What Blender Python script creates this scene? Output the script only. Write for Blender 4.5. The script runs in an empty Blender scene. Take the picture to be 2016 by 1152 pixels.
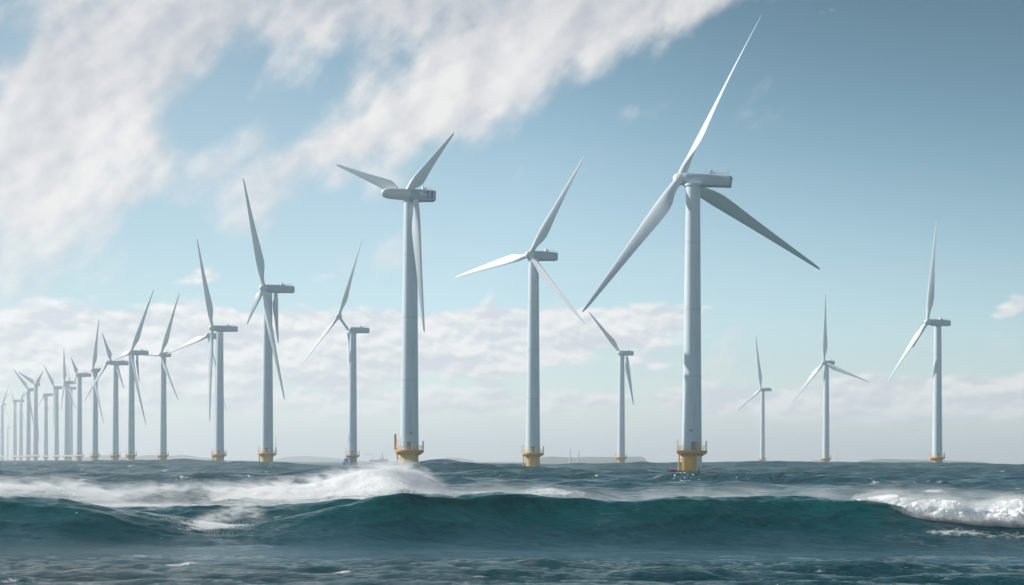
import bpy, bmesh, math, random
import numpy as np
from mathutils import Vector, Matrix, Quaternion

random.seed(7)
rng = np.random.default_rng(7)
SC = bpy.context.scene
COL = SC.collection
R = math.radians

# ------------------------------------------------------------------ camera
W, HPX = 2016.0, 1152.0
F = 2770.0                      # focal length in photo pixels
CX, HOR = 1008.0, 907.5         # horizon row at the picture centre
CAMH = 4.8                      # eye height above the mean water level
ROLL = R(0.256)
cam = bpy.data.cameras.new('camera')
cam.sensor_width = 36.0
cam.lens = F / W * 36.0
cam.shift_y = (HOR - HPX / 2) / W
cam.clip_start = 0.5
cam.clip_end = 60000
camo = bpy.data.objects.new('camera', cam)
COL.objects.link(camo)
camo.matrix_world = Matrix.Translation((0, 0, CAMH)) @ Matrix.Rotation(R(90), 4, 'X') @ Matrix.Rotation(ROLL, 4, 'Z')
SC.camera = camo

def ray(px, py):
    """direction (x, 1, z) of a photo pixel in the world"""
    x, y = (px - CX) / F, -(py - HOR) / F
    c, s = math.cos(ROLL), math.sin(ROLL)
    return (x * c - y * s, 1.0, x * s + y * c)
def at(px, py, Y):
    r = ray(px, py)
    return Vector((r[0] * Y, Y, CAMH + r[2] * Y))
def hor(px):
    return HOR + (px - CX) * math.tan(ROLL)

# ------------------------------------------------------------------ sun and sky
SUN_AZ, SUN_EL = 70.0, 33.0     # degrees left of the view axis, above the horizon
S = Vector((-math.sin(R(SUN_AZ)) * math.cos(R(SUN_EL)), math.cos(R(SUN_AZ)) * math.cos(R(SUN_EL)), math.sin(R(SUN_EL))))
sl = bpy.data.lights.new('sun', 'SUN')
sl.energy = 5.0
sl.angle = R(0.5)
sl.color = (1.0, 0.95, 0.88)
so = bpy.data.objects.new('sun', sl)
COL.objects.link(so)
so.rotation_euler = S.to_track_quat('Z', 'Y').to_euler()
so.location = (0, 0, 400)

class Nodes:
    """small helper to write node maths"""
    def __init__(self, tree):
        self.t = tree; tree.nodes.clear()
    def n(self, kind, **kw):
        nd = self.t.nodes.new(kind)
        for k, v in kw.items(): setattr(nd, k, v)
        return nd
    def put(self, sock, v):
        if v is None: return
        if isinstance(v, (int, float)):
            sock.default_value = v if sock.type == 'VALUE' else ((v, v, v, 1) if sock.type == 'RGBA' else (v, v, v))
        elif isinstance(v, (tuple, list)):
            sock.default_value = v if len(v) == len(sock.default_value) else tuple(v) + (1.0,)
        else:
            self.t.links.new(v, sock)
    def m(self, op, a, b=None, c=None, clamp=False):
        nd = self.n('ShaderNodeMath', operation=op); nd.use_clamp = clamp
        for i, v in enumerate((a, b, c)): self.put(nd.inputs[i], v)
        return nd.outputs[0]
    def add(self, a, b): return self.m('ADD', a, b)
    def sub(self, a, b): return self.m('SUBTRACT', a, b)
    def mul(self, a, b): return self.m('MULTIPLY', a, b)
    def step(self, a, lo, hi, to0=0.0, to1=1.0):
        nd = self.n('ShaderNodeMapRange', interpolation_type='SMOOTHSTEP')
        for i, v in enumerate((a, lo, hi, to0, to1)): self.put(nd.inputs[i], v)
        return nd.outputs[0]
    def lin(self, a, lo, hi, to0=0.0, to1=1.0):
        nd = self.n('ShaderNodeMapRange')
        for i, v in enumerate((a, lo, hi, to0, to1)): self.put(nd.inputs[i], v)
        return nd.outputs[0]
    def xyz(self, x, y, z=0.0):
        nd = self.n('ShaderNodeCombineXYZ')
        for i, v in enumerate((x, y, z)): self.put(nd.inputs[i], v)
        return nd.outputs[0]
    def sep(self, v):
        nd = self.n('ShaderNodeSeparateXYZ'); self.put(nd.inputs[0], v); return nd.outputs
    def noise(self, vec, scale=1.0, detail=4.0, rough=0.5, dist=0.0, lac=2.0):
        nd = self.n('ShaderNodeTexNoise'); nd.noise_dimensions = '3D'
        self.put(nd.inputs['Vector'], vec)
        nd.inputs['Scale'].default_value = scale; nd.inputs['Detail'].default_value = detail
        nd.inputs['Roughness'].default_value = rough; nd.inputs['Distortion'].default_value = dist
        nd.inputs['Lacunarity'].default_value = lac
        return nd.outputs[0]
    def mix(self, f, a, b):
        nd = self.n('ShaderNodeMix', data_type='RGBA')
        self.put(nd.inputs[0], f); self.put(nd.inputs[6], a); self.put(nd.inputs[7], b)
        return nd.outputs[2]

SKY_STRENGTH = 0.15
world = bpy.data.worlds.new('World'); SC.world = world; world.use_nodes = True
g = Nodes(world.node_tree)
sky = g.n('ShaderNodeTexSky', sky_type='NISHITA')
sky.sun_disc = False
sky.sun_elevation = R(SUN_EL)
sky.sun_rotation = -R(SUN_AZ)
sky.altitude = 0
sky.air_density = 1.0; sky.dust_density = 0.25; sky.ozone_density = 1.6
tc = g.n('ShaderNodeTexCoord')
dx, dy, dz = g.sep(tc.outputs['Generated'])
az = g.mul(g.m('ARCTAN2', dx, dy), 180 / math.pi)       # degrees right of the view axis
el = g.mul(g.m('ARCSINE', dz), 180 / math.pi)

def sky_deg(px, py):
    d = Vector(ray(px, py)).normalized()
    return math.degrees(math.atan2(d.x, d.y)), math.degrees(math.asin(d.z))
PXD = math.degrees(1 / F)
def blob(px, py, rx, ry, ang, w):
    """soft elliptical cloud field centred on one sky direction (sizes given in photo pixels)"""
    a0, e0 = sky_deg(px, py); c, s = math.cos(R(ang)), math.sin(R(ang))
    u = g.sub(az, a0); v = g.sub(el, e0)
    p = g.add(g.mul(u, c / (rx * PXD)), g.mul(v, s / (rx * PXD)))
    q = g.add(g.mul(u, -s / (ry * PXD)), g.mul(v, c / (ry * PXD)))
    r2 = g.add(g.mul(p, p), g.mul(q, q))
    return g.mul(g.m('EXPONENT', g.mul(r2, -1.0)), w)
def total(lst):
    t = lst[0]
    for b in lst[1:]: t = g.add(t, b)
    return t
# high cloud: diagonal torn bands
def plane(ang, sx, sy, ox, oy):
    c, s = math.cos(R(ang)), math.sin(R(ang))
    p = g.add(g.mul(az, c), g.mul(el, s)); q = g.add(g.mul(az, -s), g.mul(el, c))
    return g.xyz(g.add(g.mul(p, sx), ox), g.add(g.mul(q, sy), oy), 3.7)
P1 = plane(38, 0.25, 0.36, 4.3, 1.1)
n1 = g.noise(P1, 1.0, 9, 0.54, 0.0)
n1s = g.noise(P1, 1.0, 5, 0.5, 0.0)
n1b = g.noise(plane(38, 0.25, 0.36, 4.3 - 0.09, 1.1 + 0.14), 1.0, 5, 0.5, 0.0)   # towards the sun
n1c = g.noise(plane(20, 0.9, 1.1, 1.0, 6.0), 1.0, 7, 0.56, 0.0)
n1w = g.noise(plane(52, 0.16, 0.62, 7.0, 2.0), 1.0, 7, 0.55, 0.0)
high = total([g.mul(g.sub(n1w, 0.5), 0.75), blob(200, 120, 420, 210, 48, 0.60), blob(60, 330, 260, 120, 55, 0.42), blob(150, 400, 260, 40, 8, 0.20),
              blob(800, 210, 330, 95, 34, 0.62), blob(1150, 70, 330, 95, 24, 0.60), blob(800, 0, 620, 60, 2, 0.42),
              blob(590, 140, 80, 70, 40, 0.22), blob(450, 290, 90, 35, 20, 0.22), blob(600, 310, 110, 40, 25, 0.2),
              blob(1170, 150, 60, 50, 30, 0.15), blob(1228, 222, 30, 18, 20, 0.17),
              blob(470, 250, 95, 110, 60, -0.20), blob(600, 60, 260, 80, 15, 0.34), blob(320, 60, 120, 60, 40, 0.2), blob(20, 90, 60, 40, 30, -0.36), blob(0, 200, 50, 40, 30, -0.36),
              blob(200, 20, 60, 25, 10, -0.25), blob(660, 140, 50, 40, 40, -0.22), blob(1390, 5, 190, 38, 14, 0.42), blob(1900, 150, 420, 330, 0, -0.25), blob(1760, 30, 130, 80, 0, -0.2)])
hsum = g.add(g.add(high, g.mul(g.sub(n1, 0.5), 1.45)), g.mul(g.sub(n1c, 0.5), 0.24))
hd = g.step(hsum, 0.10, 0.70)
# low cloud: flat cumulus bank above the horizon
P2 = g.xyz(g.add(g.mul(az, 0.44), 2.0), g.add(g.mul(el, 0.82), 5.0), 1.3)
n2 = g.noise(P2, 1.0, 9, 0.54, 0.0)
n2b = g.noise(g.xyz(g.add(g.mul(az, 0.44), 1.93), g.add(g.mul(el, 0.82), 5.20), 1.3), 1.0, 6, 0.52, 0.0)
low = total([blob(200, 680, 520, 62, 0, 0.68), blob(500, 680, 520, 65, 0, 0.46), blob(1080, 655, 340, 45, 4, 0.76), blob(760, 680, 260, 60, 0, 0.34),
             blob(300, 800, 900, 45, 0, 0.30), blob(1150, 790, 600, 30, 0, 0.30), blob(1830, 785, 330, 40, 0, 1.0),
             blob(390, 545, 90, 22, 12, 0.24), blob(640, 545, 70, 14, 6, 0.28), blob(880, 540, 60, 12, 8, 0.24), blob(1990, 607, 45, 16, 20, 0.40),
             blob(1970, 660, 60, 10, 0, 0.25), blob(1300, 715, 90, 18, 0, 0.30), blob(1500, 700, 150, 60, 0, -0.2)])
lsum = g.add(low, g.mul(g.sub(n2, 0.5), 1.05))
ld = g.mul(g.step(lsum, 0.20, 0.42), g.step(el, 0.4, 2.2))
# cloud light: brighter where the cloud thins towards the sun
hs = g.add(g.lin(g.sub(n1s, n1b), -0.16, 0.09), g.mul(g.sub(n1c, 0.5), 0.45))
hs = g.sub(hs, total([blob(800, -10, 560, 75, 0, 0.75), blob(420, 150, 120, 120, 0, 0.4), blob(40, 60, 90, 90, 0, 0.4), blob(130, 40, 300, 120, 0, 0.35)]))
hs = g.m('MINIMUM', g.m('MAXIMUM', hs, -0.25), 1.0)
hcol = g.mix(g.lin(hs, -0.25, 1.0), (3.05, 3.2, 3.5), (5.15, 5.0, 4.9))
ls = g.lin(g.sub(n2, n2b), -0.07, 0.08)
lcol = g.mix(ls, (3.9, 4.1, 4.4), (5.7, 5.55, 5.5))
# the sky itself, a little teal
hsv = g.n('ShaderNodeHueSaturation'); g.put(hsv.inputs['Color'], sky.outputs[0])
hsv.inputs['Hue'].default_value = 0.475; g.put(hsv.inputs['Saturation'], g.lin(g.step(g.add(el, g.mul(g.m('MINIMUM', az, 40.0), 0.38)), 6.0, 24.0), 0, 1, 0.70, 1.06)); hsv.inputs['Value'].default_value = 0.80
# the clear sky deepens away from the sun
sdot = g.add(g.add(g.mul(dx, S.x), g.mul(dy, S.y)), g.mul(dz, S.z))
deep = g.mul(g.step(sdot, 0.75, 0.25), g.step(el, 4.0, 26.0))
vm = g.n('ShaderNodeVectorMath', operation='SCALE'); g.put(vm.inputs[0], hsv.outputs[0]); g.put(vm.inputs['Scale'], g.mul(g.mul(g.lin(deep, 0, 1, 1.0, 0.62), g.step(g.add(el, g.mul(g.m('MINIMUM', az, 40.0), 0.38)), 9.0, 27.0, 1.0, 0.60)), g.lin(sdot, 0.38, 0.80, 1.0, 0.52)))
tn = g.n('ShaderNodeMix', data_type='RGBA', blend_type='MULTIPLY'); tn.inputs[0].default_value = 1.0
g.put(tn.inputs[6], vm.outputs[0]); g.put(tn.inputs[7], (0.86, 0.965, 1.0))
c1 = g.mix(g.mul(ld, 0.9), tn.outputs[2], lcol)
c2 = g.mix(g.mul(hd, 0.93), c1, hcol)
bg = g.n('ShaderNodeBackground'); g.put(bg.inputs[0], c2); bg.inputs[1].default_value = SKY_STRENGTH
wo = g.n('ShaderNodeOutputWorld'); g.t.links.new(bg.outputs[0], wo.inputs[0])

# ------------------------------------------------------------------ render settings
SC.view_settings.view_transform = 'Standard'
SC.view_settings.look = 'None'
SC.view_settings.exposure = 0.25
SC.view_settings.gamma = 1.0
SC.render.engine = 'CYCLES'
SC.cycles.use_denoising = True
SC.cycles.max_bounces = 6
SC.cycles.volume_bounces = 3
SC.cycles.transparent_max_bounces = 16
SC.cycles.caustics_reflective = False
SC.cycles.caustics_refractive = False
SC.cycles.sample_clamp_indirect = 4.0

# ------------------------------------------------------------------ materials
def pbsdf(name, col, rough=0.5, metal=0.0, spec=0.5, wear=0.0, wscale=0.6, wcol=(0.25, 0.22, 0.18), stretch=(1, 1, 0.15)):
    m = bpy.data.materials.new(name); m.use_nodes = True
    k = Nodes(m.node_tree)
    b = k.n('ShaderNodeBsdfPrincipled'); o = k.n('ShaderNodeOutputMaterial'); k.t.links.new(b.outputs[0], o.inputs[0])
    b.inputs['Roughness'].default_value = rough; b.inputs['Metallic'].default_value = metal
    b.inputs['Specular IOR Level'].default_value = spec
    if wear > 0:
        t = k.n('ShaderNodeTexCoord'); mp = k.n('ShaderNodeMapping'); mp.inputs['Scale'].default_value = stretch
        k.t.links.new(t.outputs['Object'], mp.inputs[0])
        n = k.noise(mp.outputs[0], wscale, 6, 0.6)
        f = k.mul(k.step(n, 0.45, 0.8), wear)
        k.put(b.inputs['Base Color'], k.mix(f, col, wcol))
        k.put(b.inputs['Roughness'], k.lin(n, 0.3, 0.7, rough * 0.85, min(1, rough * 1.2)))
    else:
        b.inputs['Base Color'].default_value = tuple(col) + (1,)
    return m
def wet_band(m):
    k = Nodes.__new__(Nodes); k.t = m.node_tree
    b = next(n for n in k.t.nodes if n.type == 'BSDF_PRINCIPLED')
    src = b.inputs['Base Color'].links[0].from_socket
    P = k.n('ShaderNodeTexCoord').outputs['Object']; x, y, z = k.sep(P)
    n = k.noise(k.xyz(k.mul(x, 1.6), k.mul(y, 1.6), k.mul(z, 0.35)), 1.0, 5, 0.6)
    f = k.step(k.add(z, k.mul(k.sub(n, 0.5), 3.0)), 2.4, 0.9)
    k.put(b.inputs['Base Color'], k.mix(k.mul(f, 0.8), src, (0.07, 0.075, 0.045)))
M_TOWER = pbsdf('tower_paint', (0.64, 0.73, 0.79), 0.38, wear=0.55, wscale=0.5, wcol=(0.40, 0.45, 0.48))
def seam_lines(m):
    k = Nodes.__new__(Nodes); k.t = m.node_tree
    b = next(n for n in k.t.nodes if n.type == 'BSDF_PRINCIPLED')
    src = b.inputs['Base Color'].links[0].from_socket
    x, y, z = k.sep(k.n('ShaderNodeTexCoord').outputs['Object'])
    fr = k.m('ABSOLUTE', k.sub(k.m('FRACT', k.mul(z, 1 / 22.3)), 0.5))
    k.put(b.inputs['Base Color'], k.mix(k.mul(k.step(fr, 0.011, 0.007), 0.26), src, (0.25, 0.29, 0.32)))
seam_lines(M_TOWER)
M_BLADE = pbsdf('blade_paint', (0.72, 0.78, 0.83), 0.32, wear=0.15, wscale=3.0, wcol=(0.5, 0.51, 0.53), stretch=(1, 1, 1))
M_NAC = pbsdf('nacelle_paint', (0.40, 0.51, 0.59), 0.42, wear=0.25, wscale=0.8, wcol=(0.34, 0.38, 0.42), stretch=(1, 1, 1))
M_HUB = pbsdf('hub_paint', (0.72, 0.73, 0.75), 0.35, wear=0.15, wscale=0.8, wcol=(0.5, 0.5, 0.5), stretch=(1, 1, 1))
M_DARK = pbsdf('dark_panel', (0.07, 0.12, 0.19), 0.4, wear=0.2, wscale=2, wcol=(0.15, 0.18, 0.22))
M_YEL = pbsdf('yellow_paint', (0.86, 0.44, 0.025), 0.45, wear=0.35, wscale=0.9, wcol=(0.42, 0.27, 0.09))
M_TAN = pbsdf('weathered_yellow_paint', (0.68, 0.42, 0.11), 0.55, wear=0.42, wscale=0.9, wcol=(0.36, 0.30, 0.22))
M_GREYF = pbsdf('grey_foundation_paint', (0.33, 0.34, 0.36), 0.55, wear=0.5, wscale=0.9, wcol=(0.22, 0.22, 0.22))
for m_ in (M_YEL, M_TAN, M_GREYF): wet_band(m_)
M_ORG = pbsdf('orange_paint', (0.76, 0.33, 0.03), 0.45, wear=0.4, wscale=1.2, wcol=(0.40, 0.20, 0.06))
M_RAIL = pbsdf('rail_paint', (0.72, 0.52, 0.26), 0.45, wear=0.3, wscale=1.2, wcol=(0.5, 0.45, 0.38))
M_WHITE = pbsdf('white_paint', (0.78, 0.79, 0.80), 0.4, wear=0.2, wscale=1.0, wcol=(0.5, 0.5, 0.5))
M_DOOR = pbsdf('door_paint', (0.20, 0.24, 0.28), 0.5, wear=0.2, wscale=1.0)
M_BLUE = pbsdf('blue_hull_paint', (0.03, 0.16, 0.36), 0.35, wear=0.3, wscale=0.8, wcol=(0.08, 0.12, 0.18))
M_RED = pbsdf('orange_rubber', (0.62, 0.14, 0.05), 0.55, wear=0.3, wscale=2.0, wcol=(0.6, 0.5, 0.4))
M_SHIP = pbsdf('ship_grey_paint', (0.22, 0.27, 0.33), 0.5, wear=0.3, wscale=0.1)
M_GLASS = pbsdf('cabin_glass', (0.03, 0.05, 0.07), 0.1)
M_HILL = pbsdf('hill_scrub', (0.09, 0.11, 0.11), 0.9, wear=0.7, wscale=0.02, wcol=(0.17, 0.16, 0.13), stretch=(1, 1, 2))

# ------------------------------------------------------------------ mesh helpers
def link(name, me, mat=None, parent=None, smooth=True):
    o = bpy.data.objects.new(name, me)
    COL.objects.link(o)
    if mat is not None and not me.materials: me.materials.append(mat)
    if parent is not None: o.parent = parent
    return o
def bm_mesh(name, bm, smooth_deg=35):
    bmesh.ops.recalc_face_normals(bm, faces=bm.faces)
    for f in bm.faces: f.smooth = True
    for e in bm.edges:
        if len(e.link_faces) == 2 and e.calc_face_angle(0) > R(smooth_deg): e.smooth = False
    me = bpy.data.meshes.new(name); bm.to_mesh(me); bm.free(); return me
def grid_mesh(name, V, closed_v=False, cap=False):
    """V: (rows, cols, 3) -> quad sheet"""
    r, c, _ = V.shape
    idx = np.arange(r * c).reshape(r, c)
    if closed_v: idx = np.concatenate([idx, idx[:, :1]], 1)
    q = np.stack([idx[:-1, :-1], idx[:-1, 1:], idx[1:, 1:], idx[1:, :-1]], -1).reshape(-1, 4)
    me = bpy.data.meshes.new(name)
    me.vertices.add(r * c); me.vertices.foreach_set('co', V.astype(np.float32).ravel())
    loops = q.ravel().astype(np.int32)
    me.loops.add(len(loops)); me.loops.foreach_set('vertex_index', loops)
    me.polygons.add(len(q)); me.polygons.foreach_set('loop_start', np.arange(0, len(loops), 4, dtype=np.int32))
    me.polygons.foreach_set('use_smooth', np.ones(len(q), dtype=bool))
    me.update(calc_edges=True)
    return me
def lathe(bm, prof, seg=32, axis='Z', loc=(0, 0, 0)):
    """prof: list of (radius, height)"""
    rings = []
    for r, z in prof:
        ring = []
        for i in range(seg):
            a = 2 * math.pi * i / seg
            p = (r * math.cos(a), r * math.sin(a), z) if axis == 'Z' else (z, r * math.cos(a), r * math.sin(a))
            ring.append(bm.verts.new((p[0] + loc[0], p[1] + loc[1], p[2] + loc[2])))
        rings.append(ring)
    for a, b in zip(rings[:-1], rings[1:]):
        for i in range(seg):
            bm.faces.new((a[i], a[(i + 1) % seg], b[(i + 1) % seg], b[i]))
    bm.faces.new(rings[0][::-1]); bm.faces.new(rings[-1])
def tube(bm, p, q, r, seg=8):
    p, q = Vector(p), Vector(q); d = (q - p)
    qt = d.to_track_quat('Z', 'Y')
    ra, rb = [], []
    for i in range(seg):
        a = 2 * math.pi * i / seg; o = qt @ Vector((r * math.cos(a), r * math.sin(a), 0))
        ra.append(bm.verts.new(p + o)); rb.append(bm.verts.new(q + o))
    for i in range(seg): bm.faces.new((ra[i], ra[(i + 1) % seg], rb[(i + 1) % seg], rb[i]))
    bm.faces.new(ra[::-1]); bm.faces.new(rb)
def box(bm, lo, hi, bevel=0.0):
    vs = [bm.verts.new((x, y, z)) for x in (lo[0], hi[0]) for y in (lo[1], hi[1]) for z in (lo[2], hi[2])]
    fs = [bm.faces.new([vs[i] for i in f]) for f in ((0, 1, 3, 2), (4, 6, 7, 5), (0, 4, 5, 1), (2, 3, 7, 6), (0, 2, 6, 4), (1, 5, 7, 3))]
    if bevel > 0:
        es = list({e for f in fs for e in f.edges})
        bmesh.ops.bevel(bm, geom=es, offset=bevel, segments=2, affect='EDGES', profile=0.6)
def tag(o, label=None, cat=None, group=None, kind=None):
    for k, v in (('label', label), ('category', cat), ('group', group), ('kind', kind)):
        if v: o[k] = v
def empty(name, loc):
    o = bpy.data.objects.new(name, None); COL.objects.link(o); o.location = loc; o.empty_display_size = 2; return o

# value noise for geometry
def vnoise(P, seed=0):
    """smooth value noise in 3-D, P (...,3) -> (-1, 1)"""
    i = np.floor(P).astype(np.int64); f = P - i; u = f * f * (3 - 2 * f)
    def h(a, b, c):
        n = (a * 374761393 + b * 668265263 + c * 2147483647 + seed * 974711) & 0xFFFFFFFF
        n = ((n ^ (n >> 13)) * 1274126177) & 0xFFFFFFFF
        n = n ^ (n >> 16)
        return (n & 0xFFFF) / 32767.5 - 1
    x, y, z = i[..., 0], i[..., 1], i[..., 2]; ux, uy, uz = u[..., 0], u[..., 1], u[..., 2]
    L = lambda a, b, t: a + (b - a) * t
    return L(L(L(h(x, y, z), h(x + 1, y, z), ux), L(h(x, y + 1, z), h(x + 1, y + 1, z), ux), uy),
             L(L(h(x, y, z + 1), h(x + 1, y, z + 1), ux), L(h(x, y + 1, z + 1), h(x + 1, y + 1, z + 1), ux), uy), uz)
def fbm(P, octv=5, gain=0.5, seed=0):
    t = 0; a = 1.0; s = 0
    for k in range(octv):
        t = t + a * vnoise(P * (2.03 ** k) + 17.3 * k, seed + k); s += a; a *= gain
    return t / s

# ------------------------------------------------------------------ the sea
def curve_z(pts, D):
    """crest rows seen in the photo at distance D -> (world x, world z) knots"""
    xs, zs = [], []
    for px, py in pts:
        p = at(px, py, D); xs.append(p.x); zs.append(p.z)
    return np.array(xs), np.array(zs)
def smooth_interp(x, xs, zs, w):
    """piecewise-linear interpolation averaged over a window w"""
    t = 0
    for o in (-1, -0.6, -0.25, 0, 0.25, 0.6, 1): t = t + np.interp(x + o * w, xs, zs)
    return t / 7
def smax(a, b, k):
    hh = np.clip(0.5 + 0.5 * (a - b) / k, 0, 1)
    return b + (a - b) * hh + k * hh * (1 - hh)
def sst(x, a, b):
    t = np.clip((x - a) / (b - a), 0, 1); return t * t * (3 - 2 * t)

FRONT = [(-900, 985), (-300, 978), (-60, 979), (0, 982), (70, 988), (150, 996), (250, 1010), (330, 1024), (420, 1044), (500, 1040), (560, 1024), (640, 1008), (720, 992), (760, 980),
         (800, 977), (850, 984), (900, 980), (950, 976), (1000, 975), (1060, 984), (1110, 987), (1190, 989), (1300, 981), (1400, 976), (1500, 978), (1600, 983), (1690, 983), (1760, 992), (1850, 1002), (2100, 1006), (2600, 1000)]
SHOULDER = [(-900, 1010), (-100, 1008), (150, 1000), (300, 1001), (420, 994), (500, 997), (600, 991), (740, 978), (790, 973), (850, 975), (930, 975), (1010, 984), (1150, 1000), (2600, 1000)]
D1, D2, D5, D6 = 104.0, 119.0, 165.0, 150.0
BACK = [(-900, 966), (-200, 962), (0, 956), (60, 960), (120, 956), (165, 966), (200, 976), (260, 972), (330, 966), (410, 964), (440, 976), (480, 968), (540, 964), (620, 956), (680, 942), (740, 929), (790, 925), (830, 936), (880, 966), (930, 985), (1000, 995), (2600, 1000)]
STREAK = [(-900, 1020), (900, 1010), (980, 985), (1040, 962), (1090, 955), (1130, 962), (1180, 978), (1250, 988), (1400, 985), (1600, 988), (1800, 978), (2000, 982), (2600, 990)]
c1x, c1z = curve_z(FRONT, D1); c2x, c2z = curve_z(SHOULDER, D2); c5x, c5z = curve_z(BACK, D5); c6x, c6z = curve_z(STREAK, D6)
# directional wave train: (wavelength, amplitude, direction, phase)
WAVES = []
for lam, amp, cnt in ((62, 0.30, 5), (38, 0.27, 7), (24, 0.27, 9), (15, 0.20, 10), (9, 0.125, 12), (5.6, 0.06, 14), (3.4, 0.028, 16), (2.1, 0.019, 18), (1.3, 0.014, 22), (0.8, 0.008, 22)):
    for k in range(cnt):
        l = lam * rng.uniform(0.78, 1.28)
        th = R(-98 + rng.normal(0, 26))         # mostly towards the camera
        WAVES.append((l, amp * rng.uniform(0.6, 1.2) / math.sqrt(cnt / 5), th, rng.uniform(0, 6.283)))

def ridge(s, zc, zt, lf, lb, pf=1.7, rd=0.10):
    """cross profile of a wave: s<0 in front of the crest, s>0 behind"""
    front = np.clip((s + lf) / lf, 0, 1) ** pf
    front = np.where(s > -lf * rd, 1 - (1 - ((1 - rd) ** pf)) * (np.clip(-s, 0, None) / (lf * rd)) ** 1.5, front)
    back = 0.5 + 0.5 * np.cos(np.pi * np.clip(s / lb, 0, 1))
    gg = np.where(s < 0, front, back)
    return zt + (zc - zt) * gg - 0.12 * np.clip(-s - lf, 0, None) - 0.12 * np.clip(s - lb, 0, None)
def base_at(tx, hx, hy):
    return (tx, hor(tx), F * (100.0 - CAMH) / (hor(hx) - hy))
BASES = [base_at(*b_) for b_ in ((1362, 1338, 352), (806, 797, 383), (1049, 1043, 502), (526, 519, 567), (1845, 1826, 634), (694, 694, 650), (432, 418, 646), (1223, 1221, 695), (1626, 1622, 714))]
def sea_base(X, Y):
    """large wave shapes; returns height and foam"""
    d = Y
    wob = 1.2 * np.sin(X * 0.11 + 0.7) + 0.7 * np.sin(X * 0.31 + 2.0)
    z = np.zeros_like(X)
    s1 = Y - (D1 + wob * 0.8)
    zc1 = smooth_interp(X, c1x, c1z, 1.6)
    lf = np.interp(X, [-60, -34, -22, -8, 5, 60], [13.5, 13.5, 14.0, 16.5, 17.5, 16.0])
    trough = (-0.80 - 0.25 * sst(Y, 71, 80)) * (1 - sst(Y, 120, 150))
    z = z + trough
    r1 = np.where((s1 > -45) & (s1 < 60), ridge(s1, zc1, np.where(s1 < 0, -1.22, -0.95), lf, 22.0, np.interp(X, [-60, -30, -20, -5, 60], [2.8, 2.8, 3.1, 3.5, 3.5]), 0.035), -9)
    s2 = Y - (D2 + wob)
    zc2 = smooth_interp(X, c2x, c2z, 2.2)
    r2 = np.where((s2 > -45) & (s2 < 70), ridge(s2, zc2, -1.05, 13.0, 26.0, 1.6, 0.06), -9)
    z = smax(z, r2, 0.30); z = smax(z, r1, 0.18)
    # far breaker and its neighbours
    s5 = Y - (D5 + wob * 2)
    zc5 = smooth_interp(X, c5x, c5z, 1.6)
    r5 = np.where((s5 > -70) & (s5 < 80), ridge(s5, zc5, -0.8, 26.0, 30.0, 1.5), -9)
    s6 = Y - (D6 + wob * 2)
    zc6 = smooth_interp(X, c6x, c6z, 2.5)
    r6 = np.where((s6 > -70) & (s6 < 80), ridge(s6, zc6, -0.8, 18.0, 26.0, 1.5), -9)
    z = smax(z, r5, 0.35); z = smax(z, r6, 0.35)
    # low foreground swells
    for D, x0, w, a in ((70, -6.5, 4.2, 0.50), (70.5, 1.5, 3.6, 0.62), (71.5, 17.5, 4.2, 0.66), (66, -2.0, 3.6, 0.42), (66, 8.5, 3.2, 0.50), (60, 14.5, 3.0, 0.66), (60, 4.5, 3.0, 0.62), (60.5, -4.5, 2.6, 0.5), (62, -12, 4, 0.45), (67, -17, 4, 0.35), (66, 24, 3.2, 0.5), (56.5, -1, 2.4, 0.7), (56, 9.5, 2.6, 0.7)):
        e = 0.85 * a * np.exp(-((X - x0) / (1.55 * w)) ** 2 - ((Y - D + 0.12 * (X - x0)) / np.where(Y < D, 1.9, 3.4)) ** 2)
        z = z + e
    # swells that stand in front of the turbine bases
    for px, py, D, wx, wy in ((865, 904, 430, 11, 14), (805, 909, 455, 13, 16), (530, 911, 735, 20, 30), (1050, 917, 610, 14, 22), (950, 909, 500, 18, 22),
                              (220, 906, 700, 60, 40), (90, 902, 900, 90, 60), (420, 906, 800, 40, 40), (300, 905, 760, 40, 40), (1230, 909, 800, 60, 50), (1560, 911, 800, 70, 60), (1840, 911.5, 800, 70, 60), (1700, 912, 650, 50, 50), (1980, 912, 700, 50, 50)):
        p = at(px, py, D)
        z = z + max(0.0, p.z - (1.35 if px in (865, 805) else 2.4)) * np.exp(-((X - p.x) / (wx * 1.6)) ** 2 - ((Y - D) / wy) ** 2)
    foam = np.zeros_like(X)
    pxl = X / Y * F + CX                                     # where along the shore-parallel direction
    # far breaker: broken water on crest and face
    strong = np.interp(X, at(0, 0, D5).x + np.array([-90, 0, 6, 13, 15, 24, 27, 34, 40, 48, 53, 56]), np.array([0.85, 0.85, 0.6, 0.85, 0.4, 0.4, 0.85, 1.0, 1.1, 1.1, 0.8, 0.0]))
    foam = np.maximum(foam, strong * np.exp(-np.where(s5 < 0, (s5 / 13) ** 2, (s5 / 9) ** 2)))
    veil = np.interp(X, np.array([-120, -10, -2, 3, 10, 22, 60]), np.array([0.75, 0.75, 0.4, 0.55, 0.35, 0.12, 0.1]))
    foam = np.maximum(foam, veil * np.exp(-((Y - 146) / 9) ** 2))
    foam = np.maximum(foam, 0.72 * np.exp(-((X - at(1090, 0, D6).x) / 6.5) ** 2) * np.exp(-np.where(s6 < 0, (s6 / 9) ** 2, (s6 / 3) ** 2)))
    # torn foam where the near wave has already broken
    foam = np.maximum(foam, 1.0 * np.exp(-((X - at(450, 0, 108).x - 0.22 * (Y - 108)) / 2.6) ** 2) * np.exp(-((Y - 107) / 6.0) ** 2))
    foam = np.maximum(foam, 0.58 * np.exp(-((X - at(590, 0, 112).x) / 5.5) ** 2) * np.exp(-((Y - 113) / 4.0) ** 2))
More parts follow.
